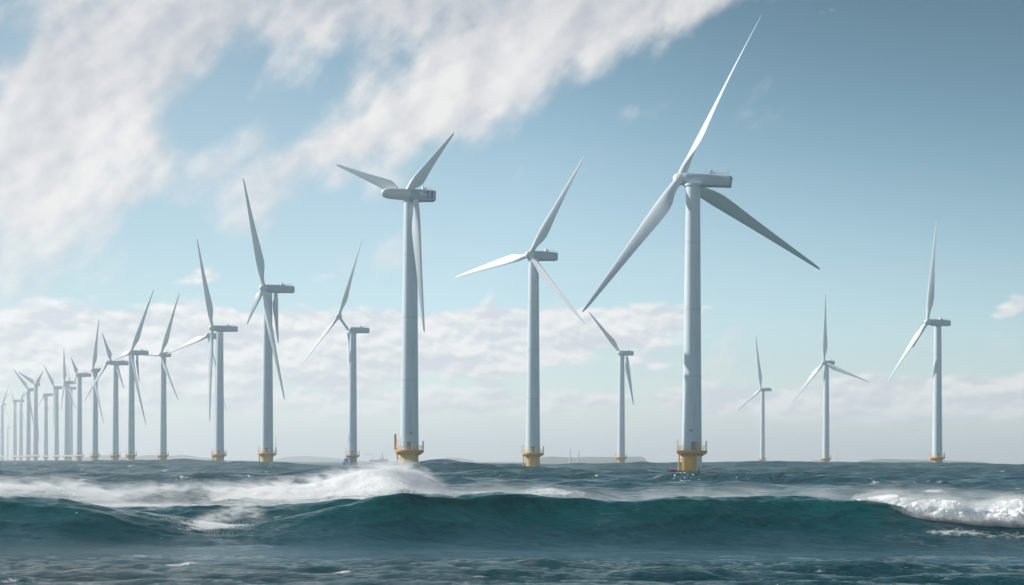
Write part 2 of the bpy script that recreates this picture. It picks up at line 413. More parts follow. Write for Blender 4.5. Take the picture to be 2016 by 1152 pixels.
    foam = np.maximum(foam, 0.62 * np.exp(-((X - at(800, 0, 106).x) / 2.0) ** 2) * np.exp(-((Y - 107.5) / 2.0) ** 2))
    foam = np.maximum(foam, 0.42 * np.exp(-((X - at(880, 0, 110).x) / 4.0) ** 2) * np.exp(-((Y - 110) / 2.5) ** 2))
    foam = np.maximum(foam, 0.45 * np.exp(-((s1 - 1.0) / 1.0) ** 2) * sst(X, at(1500, 0, D1).x, at(1700, 0, D1).x))
    foam = np.maximum(foam, 0.40 * np.exp(-((s1 - 0.7) / 0.7) ** 2))
    foam = np.maximum(foam, 0.60 * np.exp(-((s1 + 4.6) / 1.6) ** 2) * sst(X, at(1730, 0, D1).x, at(1800, 0, D1).x))
    # small streaks in the foreground
    for px, py, Dd, wx, wy, a in ((345, 1106, 78, 1.5, 0.7, 0.95), (410, 1100, 81, 0.9, 0.45, 0.9), (262, 1091, 85, 0.9, 0.45, 0.9), (670, 1134, 68, 0.7, 0.4, 0.95), (290, 1092, 85, 0.7, 0.4, 0.8), (20, 1148, 64.5, 0.9, 0.5, 0.8), (610, 1120, 73, 0.6, 0.35, 0.75)):
        p = at(px, py, Dd)
        foam = np.maximum(foam, 0.70 * a * np.exp(-((X - p.x) / (1.5 * wx)) ** 2 - ((Y - Dd - 0.45 * (X - p.x)) / (1.6 * wy)) ** 2))
    for px, py, Dd in BASES:
        p = at(px, py, Dd)
        rr_ = np.sqrt((X - p.x) ** 2 + ((Y - Dd) * 0.7) ** 2)
        foam = np.maximum(foam, 0.50 * np.exp(-((rr_ - 4.0) / 2.2) ** 2) + 0.35 * np.exp(-((X - p.x - 5) / 6) ** 2 - ((Y - Dd + 6) / 5) ** 2))
    return z, foam

def sea_grid():
    OY = -80.0
    mid = np.linspace(-21.5, 21.5, 1250)
    ang = np.concatenate([np.linspace(-50, -21.5, 70)[:-1], mid, np.linspace(21.5, 50, 70)[1:]])
    ys = [np.linspace(8, 50, 70)[:-1], np.arange(50, 128, 0.17)]
    y = 128.0; far = []
    while y < 13000:
        far.append(y); y *= 1.0028 if y < 800 else 1.008
    ys = np.concatenate(ys + [np.array(far)])
    A, Yg = np.meshgrid(np.radians(ang), ys)
    X = np.tan(A) * (Yg - OY)
    return X.astype(np.float64), Yg.astype(np.float64)
X0, Y0 = sea_grid()
z0, foam0 = sea_base(X0, Y0)
spacing = np.gradient(Y0, axis=0)
calm = 1 - 0.25 * sst(Y0, 84, 74) - 0.84 * np.exp(-((Y0 - 89) / 9) ** 2)            # the glassy face and trough of the near wave
big = 0.12 + 0.88 * sst(Y0, 140, 300)
dxs = np.zeros_like(X0); dys = np.zeros_like(X0); dzs = np.zeros_like(X0); comp = np.zeros_like(X0)
for l, a, th, ph in WAVES:
    k = 2 * math.pi / l
    act = np.clip((l / spacing - 2.5) / 2.5, 0, 1)
    aa = a * act * (big if l > 12 else (calm if l < 7 else calm * (0.45 + 0.55 * sst(Y0, 130, 200))))
    if l > 30: aa = aa * (1 - 0.45 * sst(Y0, 1200, 4000))
    q = k * (X0 * math.cos(th) + Y0 * math.sin(th)) + ph
    sn, cs = np.sin(q), np.cos(q)
    dzs += aa * cs
    dxs -= 0.8 * aa * math.cos(th) * sn; dys -= 0.8 * aa * math.sin(th) * sn
    comp += aa * k * cs
V = np.stack([X0 + dxs, Y0 + dys, z0 + dzs], -1)
cap = np.clip((comp - 0.62) * 1.6, 0, 0.75) * sst(Y0, 120, 160)
foam0 = np.maximum(foam0, cap)
sea_me = grid_mesh('sea', V)
at_ = sea_me.attributes.new('foam', 'FLOAT', 'POINT'); at_.data.foreach_set('value', foam0.astype(np.float32).ravel())
del dxs, dys, dzs, comp

def sea_material():
    m = bpy.data.materials.new('sea_water'); m.use_nodes = True
    k = Nodes(m.node_tree)
    t = k.n('ShaderNodeTexCoord'); P = t.outputs['Object']
    x, y, z = k.sep(P)
    at0 = k.n('ShaderNodeAttribute', attribute_name='foam').outputs['Fac']
    near = k.step(y, 150, 110)
    # ripples: short crests lying across the wind, drawn-out streaks on the near face
    w1 = k.noise(k.xyz(k.mul(x, 1.3), k.mul(y, 2.6), z), 1.0, 7, 0.64, 0.5)
    w2 = k.noise(k.xyz(k.mul(x, 0.22), k.mul(y, 0.55), k.mul(z, 0.5)), 1.0, 4, 0.55, 0.3)
    ca, sa = math.cos(R(-32)), math.sin(R(-32))
    u = k.add(k.mul(x, ca), k.mul(y, sa)); v = k.add(k.mul(x, -sa), k.mul(y, ca))
    w3 = k.noise(k.xyz(k.mul(u, 0.38), k.mul(v, 3.6), k.mul(z, 1.2)), 1.0, 6, 0.62, 0.5)
    hgt = k.add(k.add(k.mul(w1, k.add(k.step(y, 100, 150, 0.15, 0.6), k.step(y, 88, 72, 0.02, 0.6))), k.mul(w2, k.step(y, 120, 300, 0.25, 4.0))), k.mul(w3, k.mul(near, k.mul(k.step(y, 101, 84, 0.42, 0.24), k.mul(k.step(x, -28, -12, 0.35, 1.0), k.step(x, -6, 10, 1.0, 1.9))))))
    bmp = k.n('ShaderNodeBump'); bmp.inputs['Strength'].default_value = 0.75; bmp.inputs['Distance'].default_value = 0.55
    k.put(bmp.inputs['Height'], hgt)
    # foam
    f1 = k.noise(k.xyz(k.mul(x, 0.8), k.mul(y, 1.1), z), 1.0, 9, 0.68, 0.9)
    f2 = k.noise(k.xyz(k.mul(x, 3.5), k.mul(y, 5.0), k.mul(z, 3)), 1.0, 6, 0.7, 0.6)
    fn = k.add(k.mul(f1, 0.52), k.mul(f2, 0.48))
    fo = k.step(k.add(at0, k.mul(k.sub(fn, 0.5), 1.7)), 0.48, 0.78)
    s1 = k.noise(k.xyz(k.mul(x, 0.13), k.mul(y, 0.20), 4.4), 1.0, 7, 0.66, 0.4)
    s2 = k.noise(k.xyz(k.mul(x, 0.03), k.mul(y, 0.03), 9.4), 1.0, 2, 0.5)
    spk = k.mul(k.step(k.add(s1, k.mul(s2, 0.25)), 0.765, 0.84), k.step(y, 110, 190))
    s3 = k.noise(k.xyz(k.mul(x, 0.55), k.mul(y, 1.6), 2.2), 1.0, 7, 0.66, 0.5)
    spn = k.mul(k.step(k.add(s3, k.mul(s2, 0.25)), 0.78, 0.90), k.step(y, 88, 80))
    fo = k.m('MAXIMUM', fo, k.m('MAXIMUM', k.mul(spk, 0.85), k.mul(spn, 0.7)))
    b = k.n('ShaderNodeBsdfPrincipled')
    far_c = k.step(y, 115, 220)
    trough_sheen = k.mul(k.mul(k.step(y, 75, 84), k.step(y, 102.5, 90)), k.mul(k.step(x, -30, -12, 0.12, 1.0), k.step(k.add(k.add(k.mul(w3, 0.55), k.mul(w2, 0.35)), k.mul(w1, 0.3)), 0.44, 0.76, 0.12, 1.0)))  # pale streaky band over trough and lower face, sky reflection painted as colour
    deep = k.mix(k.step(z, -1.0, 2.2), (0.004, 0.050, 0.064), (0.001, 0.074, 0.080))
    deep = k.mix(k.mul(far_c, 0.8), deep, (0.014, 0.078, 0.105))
    deep = k.mix(k.mul(trough_sheen, 0.85), deep, (0.09, 0.18, 0.24))
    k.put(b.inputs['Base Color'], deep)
    k.put(b.inputs['Roughness'], k.step(y, 100, 700, 0.07, 0.30))
    b.inputs['IOR'].default_value = 1.333
    k.put(b.inputs['Specular IOR Level'], k.mul(k.step(y, 112, 135, 0.29, 0.5), k.step(y, 72, 82, 0.8, 1.0)))
    k.put(b.inputs['Normal'], bmp.outputs[0])
    fb = k.n('ShaderNodeBump'); fb.inputs['Strength'].default_value = 0.9; fb.inputs['Distance'].default_value = 0.5; k.put(fb.inputs['Height'], fn)
    w = k.n('ShaderNodeBsdfPrincipled')
    k.put(w.inputs['Base Color'], (0.86, 0.87, 0.88)); w.inputs['Roughness'].default_value = 0.85; k.put(w.inputs['Normal'], fb.outputs[0])
    w.inputs['Specular IOR Level'].default_value = 0.2
    mx = k.n('ShaderNodeMixShader'); k.put(mx.inputs[0], fo); k.t.links.new(b.outputs[0], mx.inputs[1]); k.t.links.new(w.outputs[0], mx.inputs[2])
    o = k.n('ShaderNodeOutputMaterial'); k.t.links.new(mx.outputs[0], o.inputs[0])
    return m
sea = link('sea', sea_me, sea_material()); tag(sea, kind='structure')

# ------------------------------------------------------------------ breaking foam and spray
def foam_material():
    m = bpy.data.materials.new('white_water'); m.use_nodes = True
    k = Nodes(m.node_tree)
    P = k.n('ShaderNodeTexCoord').outputs['Object']
    n = k.noise(P, 2.2, 8, 0.65, 0.4)
    bp = k.n('ShaderNodeBump'); bp.inputs['Strength'].default_value = 0.4; bp.inputs['Distance'].default_value = 0.2; k.put(bp.inputs['Height'], n)
    b = k.n('ShaderNodeBsdfPrincipled'); k.put(b.inputs['Base Color'], k.mix(k.step(n, 0.3, 0.6), (0.84, 0.87, 0.89), (0.95, 0.955, 0.96)))
    b.inputs['Roughness'].default_value = 0.9; b.inputs['Specular IOR Level'].default_value = 0.15
    b.inputs['Subsurface Weight'].default_value = 0.9; b.inputs['Subsurface Radius'].default_value = (0.5, 0.52, 0.55); b.inputs['Subsurface Scale'].default_value = 0.6
    k.put(b.inputs['Normal'], bp.outputs[0])
    o = k.n('ShaderNodeOutputMaterial'); k.t.links.new(b.outputs[0], o.inputs[0])
    return m
M_FOAM = foam_material()
def droplet_material():
    m = bpy.data.materials.new('spray_droplets'); m.use_nodes = True
    k = Nodes(m.node_tree)
    d = k.n('ShaderNodeBsdfDiffuse'); d.inputs[0].default_value = (0.9, 0.91, 0.92, 1)
    t = k.n('ShaderNodeBsdfTranslucent'); t.inputs[0].default_value = (0.9, 0.91, 0.92, 1)
    mx = k.n('ShaderNodeMixShader'); mx.inputs[0].default_value = 0.5
    k.t.links.new(d.outputs[0], mx.inputs[1]); k.t.links.new(t.outputs[0], mx.inputs[2])
    o = k.n('ShaderNodeOutputMaterial'); k.t.links.new(mx.outputs[0], o.inputs[0])
    return m
M_DROP = droplet_material()
def droplets(name, C, size):
    """C (n,3) centres, size (n,) -> one mesh of small tetrahedra"""
    n = len(C)
    T = np.array([(1, 1, 1), (1, -1, -1), (-1, 1, -1), (-1, -1, 1)], float) * 0.62
    q = rng.normal(size=(n, 4)); q /= np.linalg.norm(q, axis=1, keepdims=True)
    w, x, y, z = q.T
    M = np.stack([1 - 2 * (y * y + z * z), 2 * (x * y - z * w), 2 * (x * z + y * w), 2 * (x * y + z * w), 1 - 2 * (x * x + z * z), 2 * (y * z - x * w), 2 * (x * z - y * w), 2 * (y * z + x * w), 1 - 2 * (x * x + y * y)], -1).reshape(n, 3, 3)
    Vv = (np.einsum('nij,kj->nki', M, T) * size[:, None, None] + C[:, None, :]).reshape(-1, 3)
    base = (np.arange(n) * 4)[:, None, None]
    fc = (np.array([(0, 1, 2), (0, 3, 1), (0, 2, 3), (1, 3, 2)])[None] + base).reshape(-1)
    me = bpy.data.meshes.new(name)
    me.vertices.add(n * 4); me.vertices.foreach_set('co', Vv.astype(np.float32).ravel())
    me.loops.add(len(fc)); me.loops.foreach_set('vertex_index', fc.astype(np.int32))
    me.polygons.add(n * 4); me.polygons.foreach_set('loop_start', np.arange(0, len(fc), 3, dtype=np.int32))
    me.update(calc_edges=True)
    return me
def surf_z(x, y):
    return sea_base(np.asarray(x, float), np.asarray(y, float))[0]

# rolling white water at the right end of the near wave
nx, nt = 1000, 190
x_lo, x_hi = at(1694, 0, D1).x, at(2330, 0, D1).x
xs = np.linspace(x_lo, x_hi, nx); ts = np.linspace(0, 1, nt)
XX, TT = np.meshgrid(xs, ts, indexing='ij')
grow = sst(XX, x_lo, x_lo + 4.6)
topz = smooth_interp(XX, *curve_z([(1694, 984), (1720, 976), (1745, 970), (1790, 980), (1830, 983), (1880, 984), (1930, 991), (1960, 986), (1990, 982), (2030, 983), (2100, 988), (2330, 985)], D1), 0.35)
botpx = np.interp(xs, [at(p, 0, 100).x for p in (1694, 1725, 1745, 1770, 1800, 1830, 1900, 1990, 2330)], [986, 994, 1004, 1013, 1021, 1028, 1030, 1033, 1034])
yb = np.array([D1 - 0.5 - 2.9 * sst(v, x_lo, x_lo + 4.2) for v in xs])
YB = np.repeat(yb[:, None], nt, 1)
zb = surf_z(xs, yb) - 0.10; ZB = np.repeat(zb[:, None], nt, 1)
wob1 = (1.2 * np.sin(XX * 0.11 + 0.7) + 0.7 * np.sin(XX * 0.31 + 2.0)) * 0.8
YK = D1 + wob1 + 2.6; ZK = np.repeat((surf_z(xs, D1 + wob1[:, 0] + 2.6) - 0.25)[:, None], nt, 1)
# an arch from behind the crest, over the top, down to the toe
a = TT * math.pi
ymid = (YK + YB) / 2; yr = (YK - YB) / 2
Yr = ymid + yr * np.cos(a)
zlin = ZK + (ZB - ZK) * TT
hump = np.sin(a) ** 0.75 * (0.55 + 0.45 * np.cos(a * 0.9 - 0.5))
Zr = zlin + (topz - zlin) * np.clip(np.sin(a) ** 0.8 * np.exp(-((TT - 0.30) / 0.42) ** 2) * 1.06, 0, 1.2)
Zr = np.maximum(Zr, zlin + 0.55 * np.sin(a) ** 0.6 * grow * np.exp(-((TT - 0.85) / 0.3) ** 2))
Pn = np.stack([XX * 0.9, Yr * 0.9, Zr * 1.1], -1)
nb = np.abs(fbm(Pn, 6, 0.55, 3)); nc = fbm(Pn * 0.45 + 9, 3, 0.5, 11)
env = np.sin(a) ** 0.5 * (0.25 + 0.75 * grow)
nd = np.abs(fbm(Pn * 3.1 + 4, 4, 0.6, 23))
Zr += env * (0.36 * nb + 0.26 * nc + 0.07 * nd - 0.10)
Yr += -env * (0.75 * nb + 0.5 * nc + 0.12 * nd)
Xr = XX + env * 0.5 * fbm(Pn + 31, 4, 0.5, 5)
roll = link('breaking_foam', grid_mesh('breaking_foam', np.stack([Xr, Yr, Zr], -1)), M_FOAM); tag(roll, kind='stuff')

# spray: fine drifting water, thickest over the broken crest
def spray(name, pts, D, yw, h, dens, under, ns, thr, seed, xfade):
    """a bank of mist that follows a crest line; the hull encloses it, the density falls off with height"""
    cx_, cz_ = curve_z(pts, D)
    x0, x1 = cx_[0], cx_[-1]; xs_ = np.linspace(x0, x1, 90); zc = smooth_interp(xs_, cx_, cz_, 1.0)
    n_ = 22; Vh = np.zeros((90, n_, 3))
    for j in range(n_):
        a_ = 2 * math.pi * j / n_
        Vh[:, j, 0] = xs_; Vh[:, j, 1] = D + yw * 2.1 * math.cos(a_)
        Vh[:, j, 2] = zc + (math.sin(a_) * h * 2.4 if math.sin(a_) > 0 else math.sin(a_) * under * 1.05)
    me = grid_mesh(name, Vh, closed_v=True)
    bm = bmesh.new(); bm.from_mesh(me); bmesh.ops.holes_fill(bm, edges=[e for e in bm.edges if e.is_boundary]); me = bm_mesh(name, bm, 180)
    m = bpy.data.materials.new(name); m.use_nodes = True
    k = Nodes(m.node_tree)
    P = k.n('ShaderNodeTexCoord').outputs['Object']; x, y, z = k.sep(P)
    fc = k.n('ShaderNodeFloatCurve'); cv = fc.mapping.curves[0]
    zl, zh = zc.min() - 0.1, zc.max() + 0.1
    K = 28
    for i in range(K):
        t = i / (K - 1); val = (float(np.interp(x0 + (x1 - x0) * t, xs_, zc)) - zl) / (zh - zl)
        if i == 0: cv.points[0].location = (0, val)
        elif i == K - 1: cv.points[-1].location = (1, val)
        else: cv.points.new(t, val)
    fc.mapping.update()
    tx = k.lin(x, x0, x1)
    k.put(fc.inputs['Value'], tx)
    zcr = k.add(k.mul(fc.outputs[0], zh - zl), zl)
    # wind drags the tops back and to the left
    n = k.noise(k.xyz(k.add(k.mul(x, ns), k.mul(z, ns * 0.9)), k.mul(y, ns * 0.7), k.mul(z, ns * 2.6)), 1.0, 7, 0.62, 0.6)
    u = k.sub(z, zcr)
    top = k.m('EXPONENT', k.mul(k.m('POWER', k.m('MAXIMUM', k.mul(u, 1 / h), 0.0), 1.3), -1.0))
    dy_ = k.mul(k.sub(y, D), 1 / yw)
    wy = k.m('EXPONENT', k.mul(k.mul(dy_, dy_), -1.0))
    ends = k.mul(k.step(tx, 0.0, xfade[0]), k.step(tx, 1.0, 1.0 - xfade[1]))
    wy = k.mul(wy, k.step(u, -under, -under * 0.25))
    d_ = k.mul(k.mul(k.mul(top, wy), ends), k.mul(k.step(n, thr, thr + 0.32), dens))
    pv = k.n('ShaderNodeVolumePrincipled'); k.put(pv.inputs['Density'], d_); pv.inputs['Color'].default_value = (0.97, 0.98, 1.0, 1); pv.inputs['Anisotropy'].default_value = 0.1
    o = k.n('ShaderNodeOutputMaterial'); k.t.links.new(pv.outputs[0], o.inputs['Volume'])
    m.cycles.volume_step_rate = 0.16
    ob = link(name, me, m); tag(ob, kind='stuff'); return ob
spray('sea_spray', [(-60, 955), (60, 958), (150, 954), (190, 970), (300, 964), (420, 962), (480, 962), (600, 950), (680, 934), (740, 922), (785, 918), (830, 932), (890, 972)], 163, 3.2, 0.50, 0.95, 2.2, 0.60, 0.40, 5, (0.03, 0.05))
spray('sea_spray', [(-80, 984), (150, 990), (300, 994), (480, 990), (620, 983), (760, 972), (900, 970), (1010, 975)], 137, 4.0, 0.55, 0.34, 1.2, 0.36, 0.40, 15, (0.02, 0.15))
spray('sea_spray', [(860, 974), (960, 968), (1040, 966), (1100, 972), (1180, 982), (1300, 976), (1420, 971), (1560, 975), (1700, 972), (1780, 966), (1900, 975), (2100, 980)], 122, 3.5, 0.45, 0.19, 0.8, 0.30, 0.36, 25, (0.08, 0.05))
spray('sea_spray', [(1690, 985), (1745, 978), (1830, 990), (1930, 996), (1990, 990), (2100, 994)], 101.8, 1.4, 0.20, 1.5, 0.5, 1.5, 0.40, 35, (0.22, 0.02))
spray('sea_spray', [(360, 1036), (400, 1022), (440, 1008), (480, 996), (505, 1000), (530, 1022)], 106.5, 1.6, 0.22, 0.9, 1.1, 1.3, 0.40, 45, (0.2, 0.2))
# fringe thrown off the rolling foam and the torn crest
Vr = np.stack([Xr, Yr, Zr], -1).reshape(-1, 3)
edge = (np.abs(np.linspace(0, 1, nt) - 0.5) > 0.30) | (np.abs(np.linspace(0, 1, nt) - 0.35) < 0.12)
Ve = np.stack([Xr, Yr, Zr], -1)[:, edge].reshape(-1, 3)
pick = Ve[rng.integers(0, len(Ve), 150000)]
pick = pick + rng.normal(0, 1, pick.shape) * np.array([0.10, 0.12, 0.09]) + np.array([0, 0, 0.04]) - np.outer(rng.exponential(0.08, len(pick)), (-0.6, 0.4, -1.0))
nq = 26000
qx_, qz_ = curve_z(BACK, D5)
qx = rng.uniform(at(-60, 0, D5).x, at(880, 0, D5).x, nq); qs = fbm(np.stack([qx * 0.9, qx * 0, qx * 0], -1), 4, 0.6, 77)
qk = rng.random(nq) < np.clip(0.35 + 1.3 * qs, 0, 1); qx = qx[qk]
far_f = np.stack([qx, D5 - 1 + rng.normal(0, 2.0, len(qx)), smooth_interp(qx, qx_, qz_, 0.8) + rng.normal(0.15, 0.4, len(qx)) + rng.exponential(0.25, len(qx))], -1)
n2_ = 9000
ex = at(455, 0, 108).x + rng.normal(0, 1.5, n2_); ey = 107 + rng.normal(0, 2.2, n2_); ez = surf_z(ex, ey) + rng.exponential(0.07, n2_)
pick = np.concatenate([pick, np.stack([ex, ey, ez], -1), far_f])
fringe = link('foam_flecks', droplets('foam_flecks', pick, rng.uniform(0.008, 0.026, len(pick))), M_DROP); tag(fringe, kind='stuff')

# ------------------------------------------------------------------ turbine parts
HUBZ = 100.0
PZ = 7.6                                                   # platform underside
def tower_mesh():
    bm = bmesh.new(); prof = []
    for i in range(25):
        t = i / 24; prof.append((3.30 - 0.95 * t, PZ + 1.0 + (97.4 - PZ - 1.0) * t))
    out = []
    for i, (r, z) in enumerate(prof):
        out.append((r, z))
        if i in (6, 13, 19): out += [(r + 0.05, z + 0.02), (r + 0.05, z + 0.22), (r - 0.01, z + 0.24)]
    out += [(2.35, 97.41), (2.75, 97.5), (2.75, 98.2)]
    lathe(bm, out, 48)
    return bm_mesh('tower', bm, 25)
def foundation_mesh():
    bm = bmesh.new()
    lathe(bm, [(3.25, -9), (3.25, 0), (3.22, 6.6), (3.5, 7.0), (3.9, PZ - 0.002)], 40)
    return bm_mesh('foundation', bm, 30)
def platform_mesh():
    bm = bmesh.new()
    lathe(bm, [(5.0, PZ), (5.15, PZ + 0.15), (5.15, PZ + 0.85), (5.0, PZ + 0.998)], 40)
    for i in range(12):
        a = 2 * math.pi * i / 12
        tube(bm, (3.3 * math.cos(a), 3.3 * math.sin(a), PZ - 1.0), (4.9 * math.cos(a), 4.9 * math.sin(a), PZ + 0.05), 0.12, 6)
    return bm_mesh('platform', bm)
def railing_mesh():
    bm = bmesh.new(); n = 24; r = 5.0; z0_, zt = PZ + 1.0, PZ + 2.5
    pt = lambda i, z, rr=r: (rr * math.cos(2 * math.pi * i / n), rr * math.sin(2 * math.pi * i / n), z)
    for i in range(n):
        tube(bm, pt(i, z0_ - 0.1), pt(i, zt), 0.075, 6)
        for z in (zt, (z0_ + zt) / 2): tube(bm, pt(i, z), pt(i + 1, z), 0.06, 6)
    # taller gate frames either side, a davit mast
    for i, hh in ((10, 3.6), (11, 3.6), (12, 3.2), (0, 3.2), (1, 3.0), (23, 3.0)):
        tube(bm, pt(i, z0_), pt(i, z0_ + hh), 0.10, 6)
    tube(bm, pt(10, z0_ + 3.6), pt(11, z0_ + 3.6), 0.09, 6); tube(bm, pt(11, z0_ + 3.6), pt(12, z0_ + 3.2), 0.09, 6)
    tube(bm, pt(0, z0_ + 3.2), pt(1, z0_ + 3.0), 0.09, 6); tube(bm, pt(0, z0_ + 3.2), pt(23, z0_ + 3.0), 0.09, 6)
    return bm_mesh('railing', bm)
def door_mesh():
    bm = bmesh.new(); a0, a1 = R(-100), R(-78)
    n = 6
    for (za, zb_) in ((PZ + 1.2, PZ + 3.9),):
        rows = []
        for z in (za, zb_):
            rr = 3.30 - 0.95 * (z - PZ - 1) / 89
            rows.append([[bm.verts.new(((rr + o) * math.cos(a0 + (a1 - a0) * i / n), (rr + o) * math.sin(a0 + (a1 - a0) * i / n), z)) for i in range(n + 1)] for o in (-0.05, 0.10)])
        (bi, bo), (ti, to) = rows
        for i in range(n):
            bm.faces.new((bo[i], bo[i + 1], to[i + 1], to[i])); bm.faces.new((to[i], to[i + 1], ti[i + 1], ti[i])); bm.faces.new((bi[i], bi[i + 1], bo[i + 1], bo[i]))
        bm.faces.new((bi[0], bo[0], to[0], ti[0])); bm.faces.new((bi[n], ti[n], to[n], bo[n]))
    return bm_mesh('door', bm)
def ladder_mesh():
    bm = bmesh.new(); x = -4.35
    for y in (-0.45, 0.45):
        tube(bm, (x, y, -6), (x, y, PZ + 0.1), 0.22, 8)
    for i in range(34): tube(bm, (x, -0.45, -5.5 + i * 0.385), (x, 0.45, -5.5 + i * 0.385), 0.05, 6)
    for z in (-2, 2, 5.5): tube(bm, (x, 0, z), (-3.15, 0, z), 0.12, 6)
    return bm_mesh('boat_landing', bm)
def blade_mesh():
    """unit blade, length 1 along z, chord along x, thickness along y"""
    st = [(0.0, .036, .036, 0), (0.03, .036, .036, 0), (0.07, .040, .034, 4), (0.12, .056, .028, 10), (0.17, .070, .023, 13), (0.22, .076, .019, 13), (0.30, .070, .015, 11),
          (0.40, .059, .0115, 9), (0.50, .049, .009, 7), (0.62, .039, .007, 5), (0.74, .030, .0052, 3), (0.85, .022, .0038, 1.5), (0.93, .0165, .0028, 0.5), (0.975, .012, .0022, 0), (0.995, .007, .0014, 0), (1.0, .003, .0008, 0)]
    fine = []
    zz = np.concatenate([np.linspace(0, 0.96, 36), [0.975, 0.987, 0.995, 1.0]])
    S_ = np.array(st)
    nseg = 20; Vb = []
    for z in zz:
        ch, th, tw = (float(np.interp(z, S_[:, 0], S_[:, j])) for j in (1, 2, 3))
        rnd = float(np.interp(z, [0, 0.05, 0.16], [1, 1, 0]))
        tw = R(tw + 6); row = []
        for i in range(nseg):
            a = 2 * math.pi * i / nseg
            cx_, cy_ = math.cos(a), math.sin(a)
            # airfoil: blunt leading edge (+x), thin trailing edge (-x)
            xa = 0.5 * cx_; ya = 0.5 * cy_ * (1.0 * rnd + (1 - rnd) * (0.52 + 0.48 * cx_) ** 0.75 * 1.15)
            xx = ch * xa - (ch - 0.036) * 0.26 * (1 - rnd); yy = th * ya
            row.append((xx * math.cos(tw) - yy * math.sin(tw), xx * math.sin(tw) + yy * math.cos(tw) - 0.022 * z * z, z))
        Vb.append(row)
    me = grid_mesh('blade', np.array(Vb), closed_v=True)
    bm = bmesh.new(); bm.from_mesh(me); bmesh.ops.holes_fill(bm, edges=[e for e in bm.edges if e.is_boundary])
    return bm_mesh('blade', bm, 50)
def nacelle_mesh(L=1.0):
    """unit length along +x (hub end at 0), real metres across"""
    bm = bmesh.new()
    st = [(0.00, 1.55, 1.55, 0.0, 2.2), (0.03, 1.9, 1.8, 0.0, 2.6), (0.10, 2.05, 2.0, -0.05, 3.2), (0.25, 2.15, 2.2, -0.15, 4.0), (0.45, 2.15, 2.2, -0.12, 5), (0.65, 2.1, 2.0, -0.02, 6), (0.85, 2.05, 1.9, 0.05, 7), (0.985, 2.0, 1.85, 0.05, 7), (1.0, 1.9, 1.75, 0.05, 7)]
    rings = []; n = 36
    for x, w, h_, zo, e in st:
        ring = []
        for i in range(n):
            a = 2 * math.pi * (i + 0.5) / n; c, s = math.cos(a), math.sin(a)
            ring.append(bm.verts.new((x, w * math.copysign(abs(c) ** (2 / e), c), zo + h_ * math.copysign(abs(s) ** (2 / e), s))))
        rings.append(ring)
    for a, b in zip(rings[:-1], rings[1:]):
        for i in range(n): bm.faces.new((a[i], a[(i + 1) % n], b[(i + 1) % n], b[i]))
    bm.faces.new(rings[0][::-1]); bm.faces.new(rings[-1])
    return bm_mesh('nacelle', bm, 40)
def roof_gear_meshes():
    """railing, mast, antenna and boxes on the nacelle roof, metres, x backwards from the hub"""
    z = 1.85; out = {}
    bm = bmesh.new()
    for x in np.linspace(7, 14, 6):
        for y in (-1.5, 1.5): tube(bm, (x, y, z - 0.1), (x, y, z + 1.0), 0.05, 5)
    for y in (-1.5, 1.5):
        for zz in (0.55, 1.0): tube(bm, (7, y, z + zz), (14, y, z + zz), 0.045, 5)
    for x in (7, 14): tube(bm, (x, -1.5, z + 1.0), (x, 1.5, z + 1.0), 0.045, 5)
    out['roof_railing'] = bm_mesh('roof_railing', bm)
    bm = bmesh.new(); tube(bm, (13.6, 0.6, z - 0.1), (13.6, 0.6, z + 2.2), 0.07, 6); tube(bm, (13.2, 0.6, z + 1.9), (14.0, 0.6, z + 1.9), 0.05, 5); out['wind_mast'] = bm_mesh('wind_mast', bm)
    bm = bmesh.new(); tube(bm, (4.0, 0, z - 0.1), (4.0, 0, z + 1.0), 0.08, 6); out['antenna'] = bm_mesh('antenna', bm)
    bm = bmesh.new(); box(bm, (8.2, -0.7, z - 0.1), (9.0, 0.7, z + 1.7), 0.1); out['cooler'] = bm_mesh('cooler', bm)
    bm = bmesh.new(); box(bm, (9.3, -0.6, z - 0.1), (10.2, 0.6, z + 0.9), 0.1); out['roof_box'] = bm_mesh('roof_box', bm)
    return out
def hub_mesh(nose=0.0):
    """spinner along -x"""
    bm = bmesh.new()
    if nose > 0:
        pr = [(0.05, -nose), (0.8, -nose + 0.15), (1.35, -nose + 0.7), (1.7, -nose + 1.6), (1.95, -nose + 3.2), (2.05, -1.2), (2.15, 0.6), (2.0, 1.7), (1.7, 2.0)]
    else:
        pr = [(0.05, -2.35), (0.75, -2.2), (1.35, -1.8), (1.85, -1.05), (2.1, -0.1), (2.15, 0.7), (2.0, 1.5), (1.7, 1.8)]
    lathe(bm, pr, 28, axis='X')
    return bm_mesh('hub', bm, 60)
ME = dict(tower=tower_mesh(), foundation=foundation_mesh(), platform=platform_mesh(), railing=railing_mesh(), door=door_mesh(), ladder=ladder_mesh(),
          blade=blade_mesh(), nacelle=nacelle_mesh(), hub=hub_mesh())
GEAR = roof_gear_meshes(); ME.update(GEAR)
def share(name, key, mat, parent):
    me = ME[key]
    if not me.materials: me.materials.append(mat)
    return link(name, me, None, parent)

def place_blade(root, p_root, p_tip, nrm, chord=1.0, pitch=0.0, droop=None):
    d = p_tip - p_root; L = d.length; z = d.normalized()
    x = nrm.cross(z)
    x = x.normalized(); y = z.cross(x)
    M = Matrix((x, y, z)).transposed().to_4x4() @ Matrix.Rotation(R(pitch), 4, 'Z')
    o = share('blade', 'blade', M_BLADE, root)
    cs = chord * 62.0
    o.matrix_local = Matrix.Translation(p_root - root.location) @ M @ Matrix.Diagonal((cs, cs, L, 1))
    return o

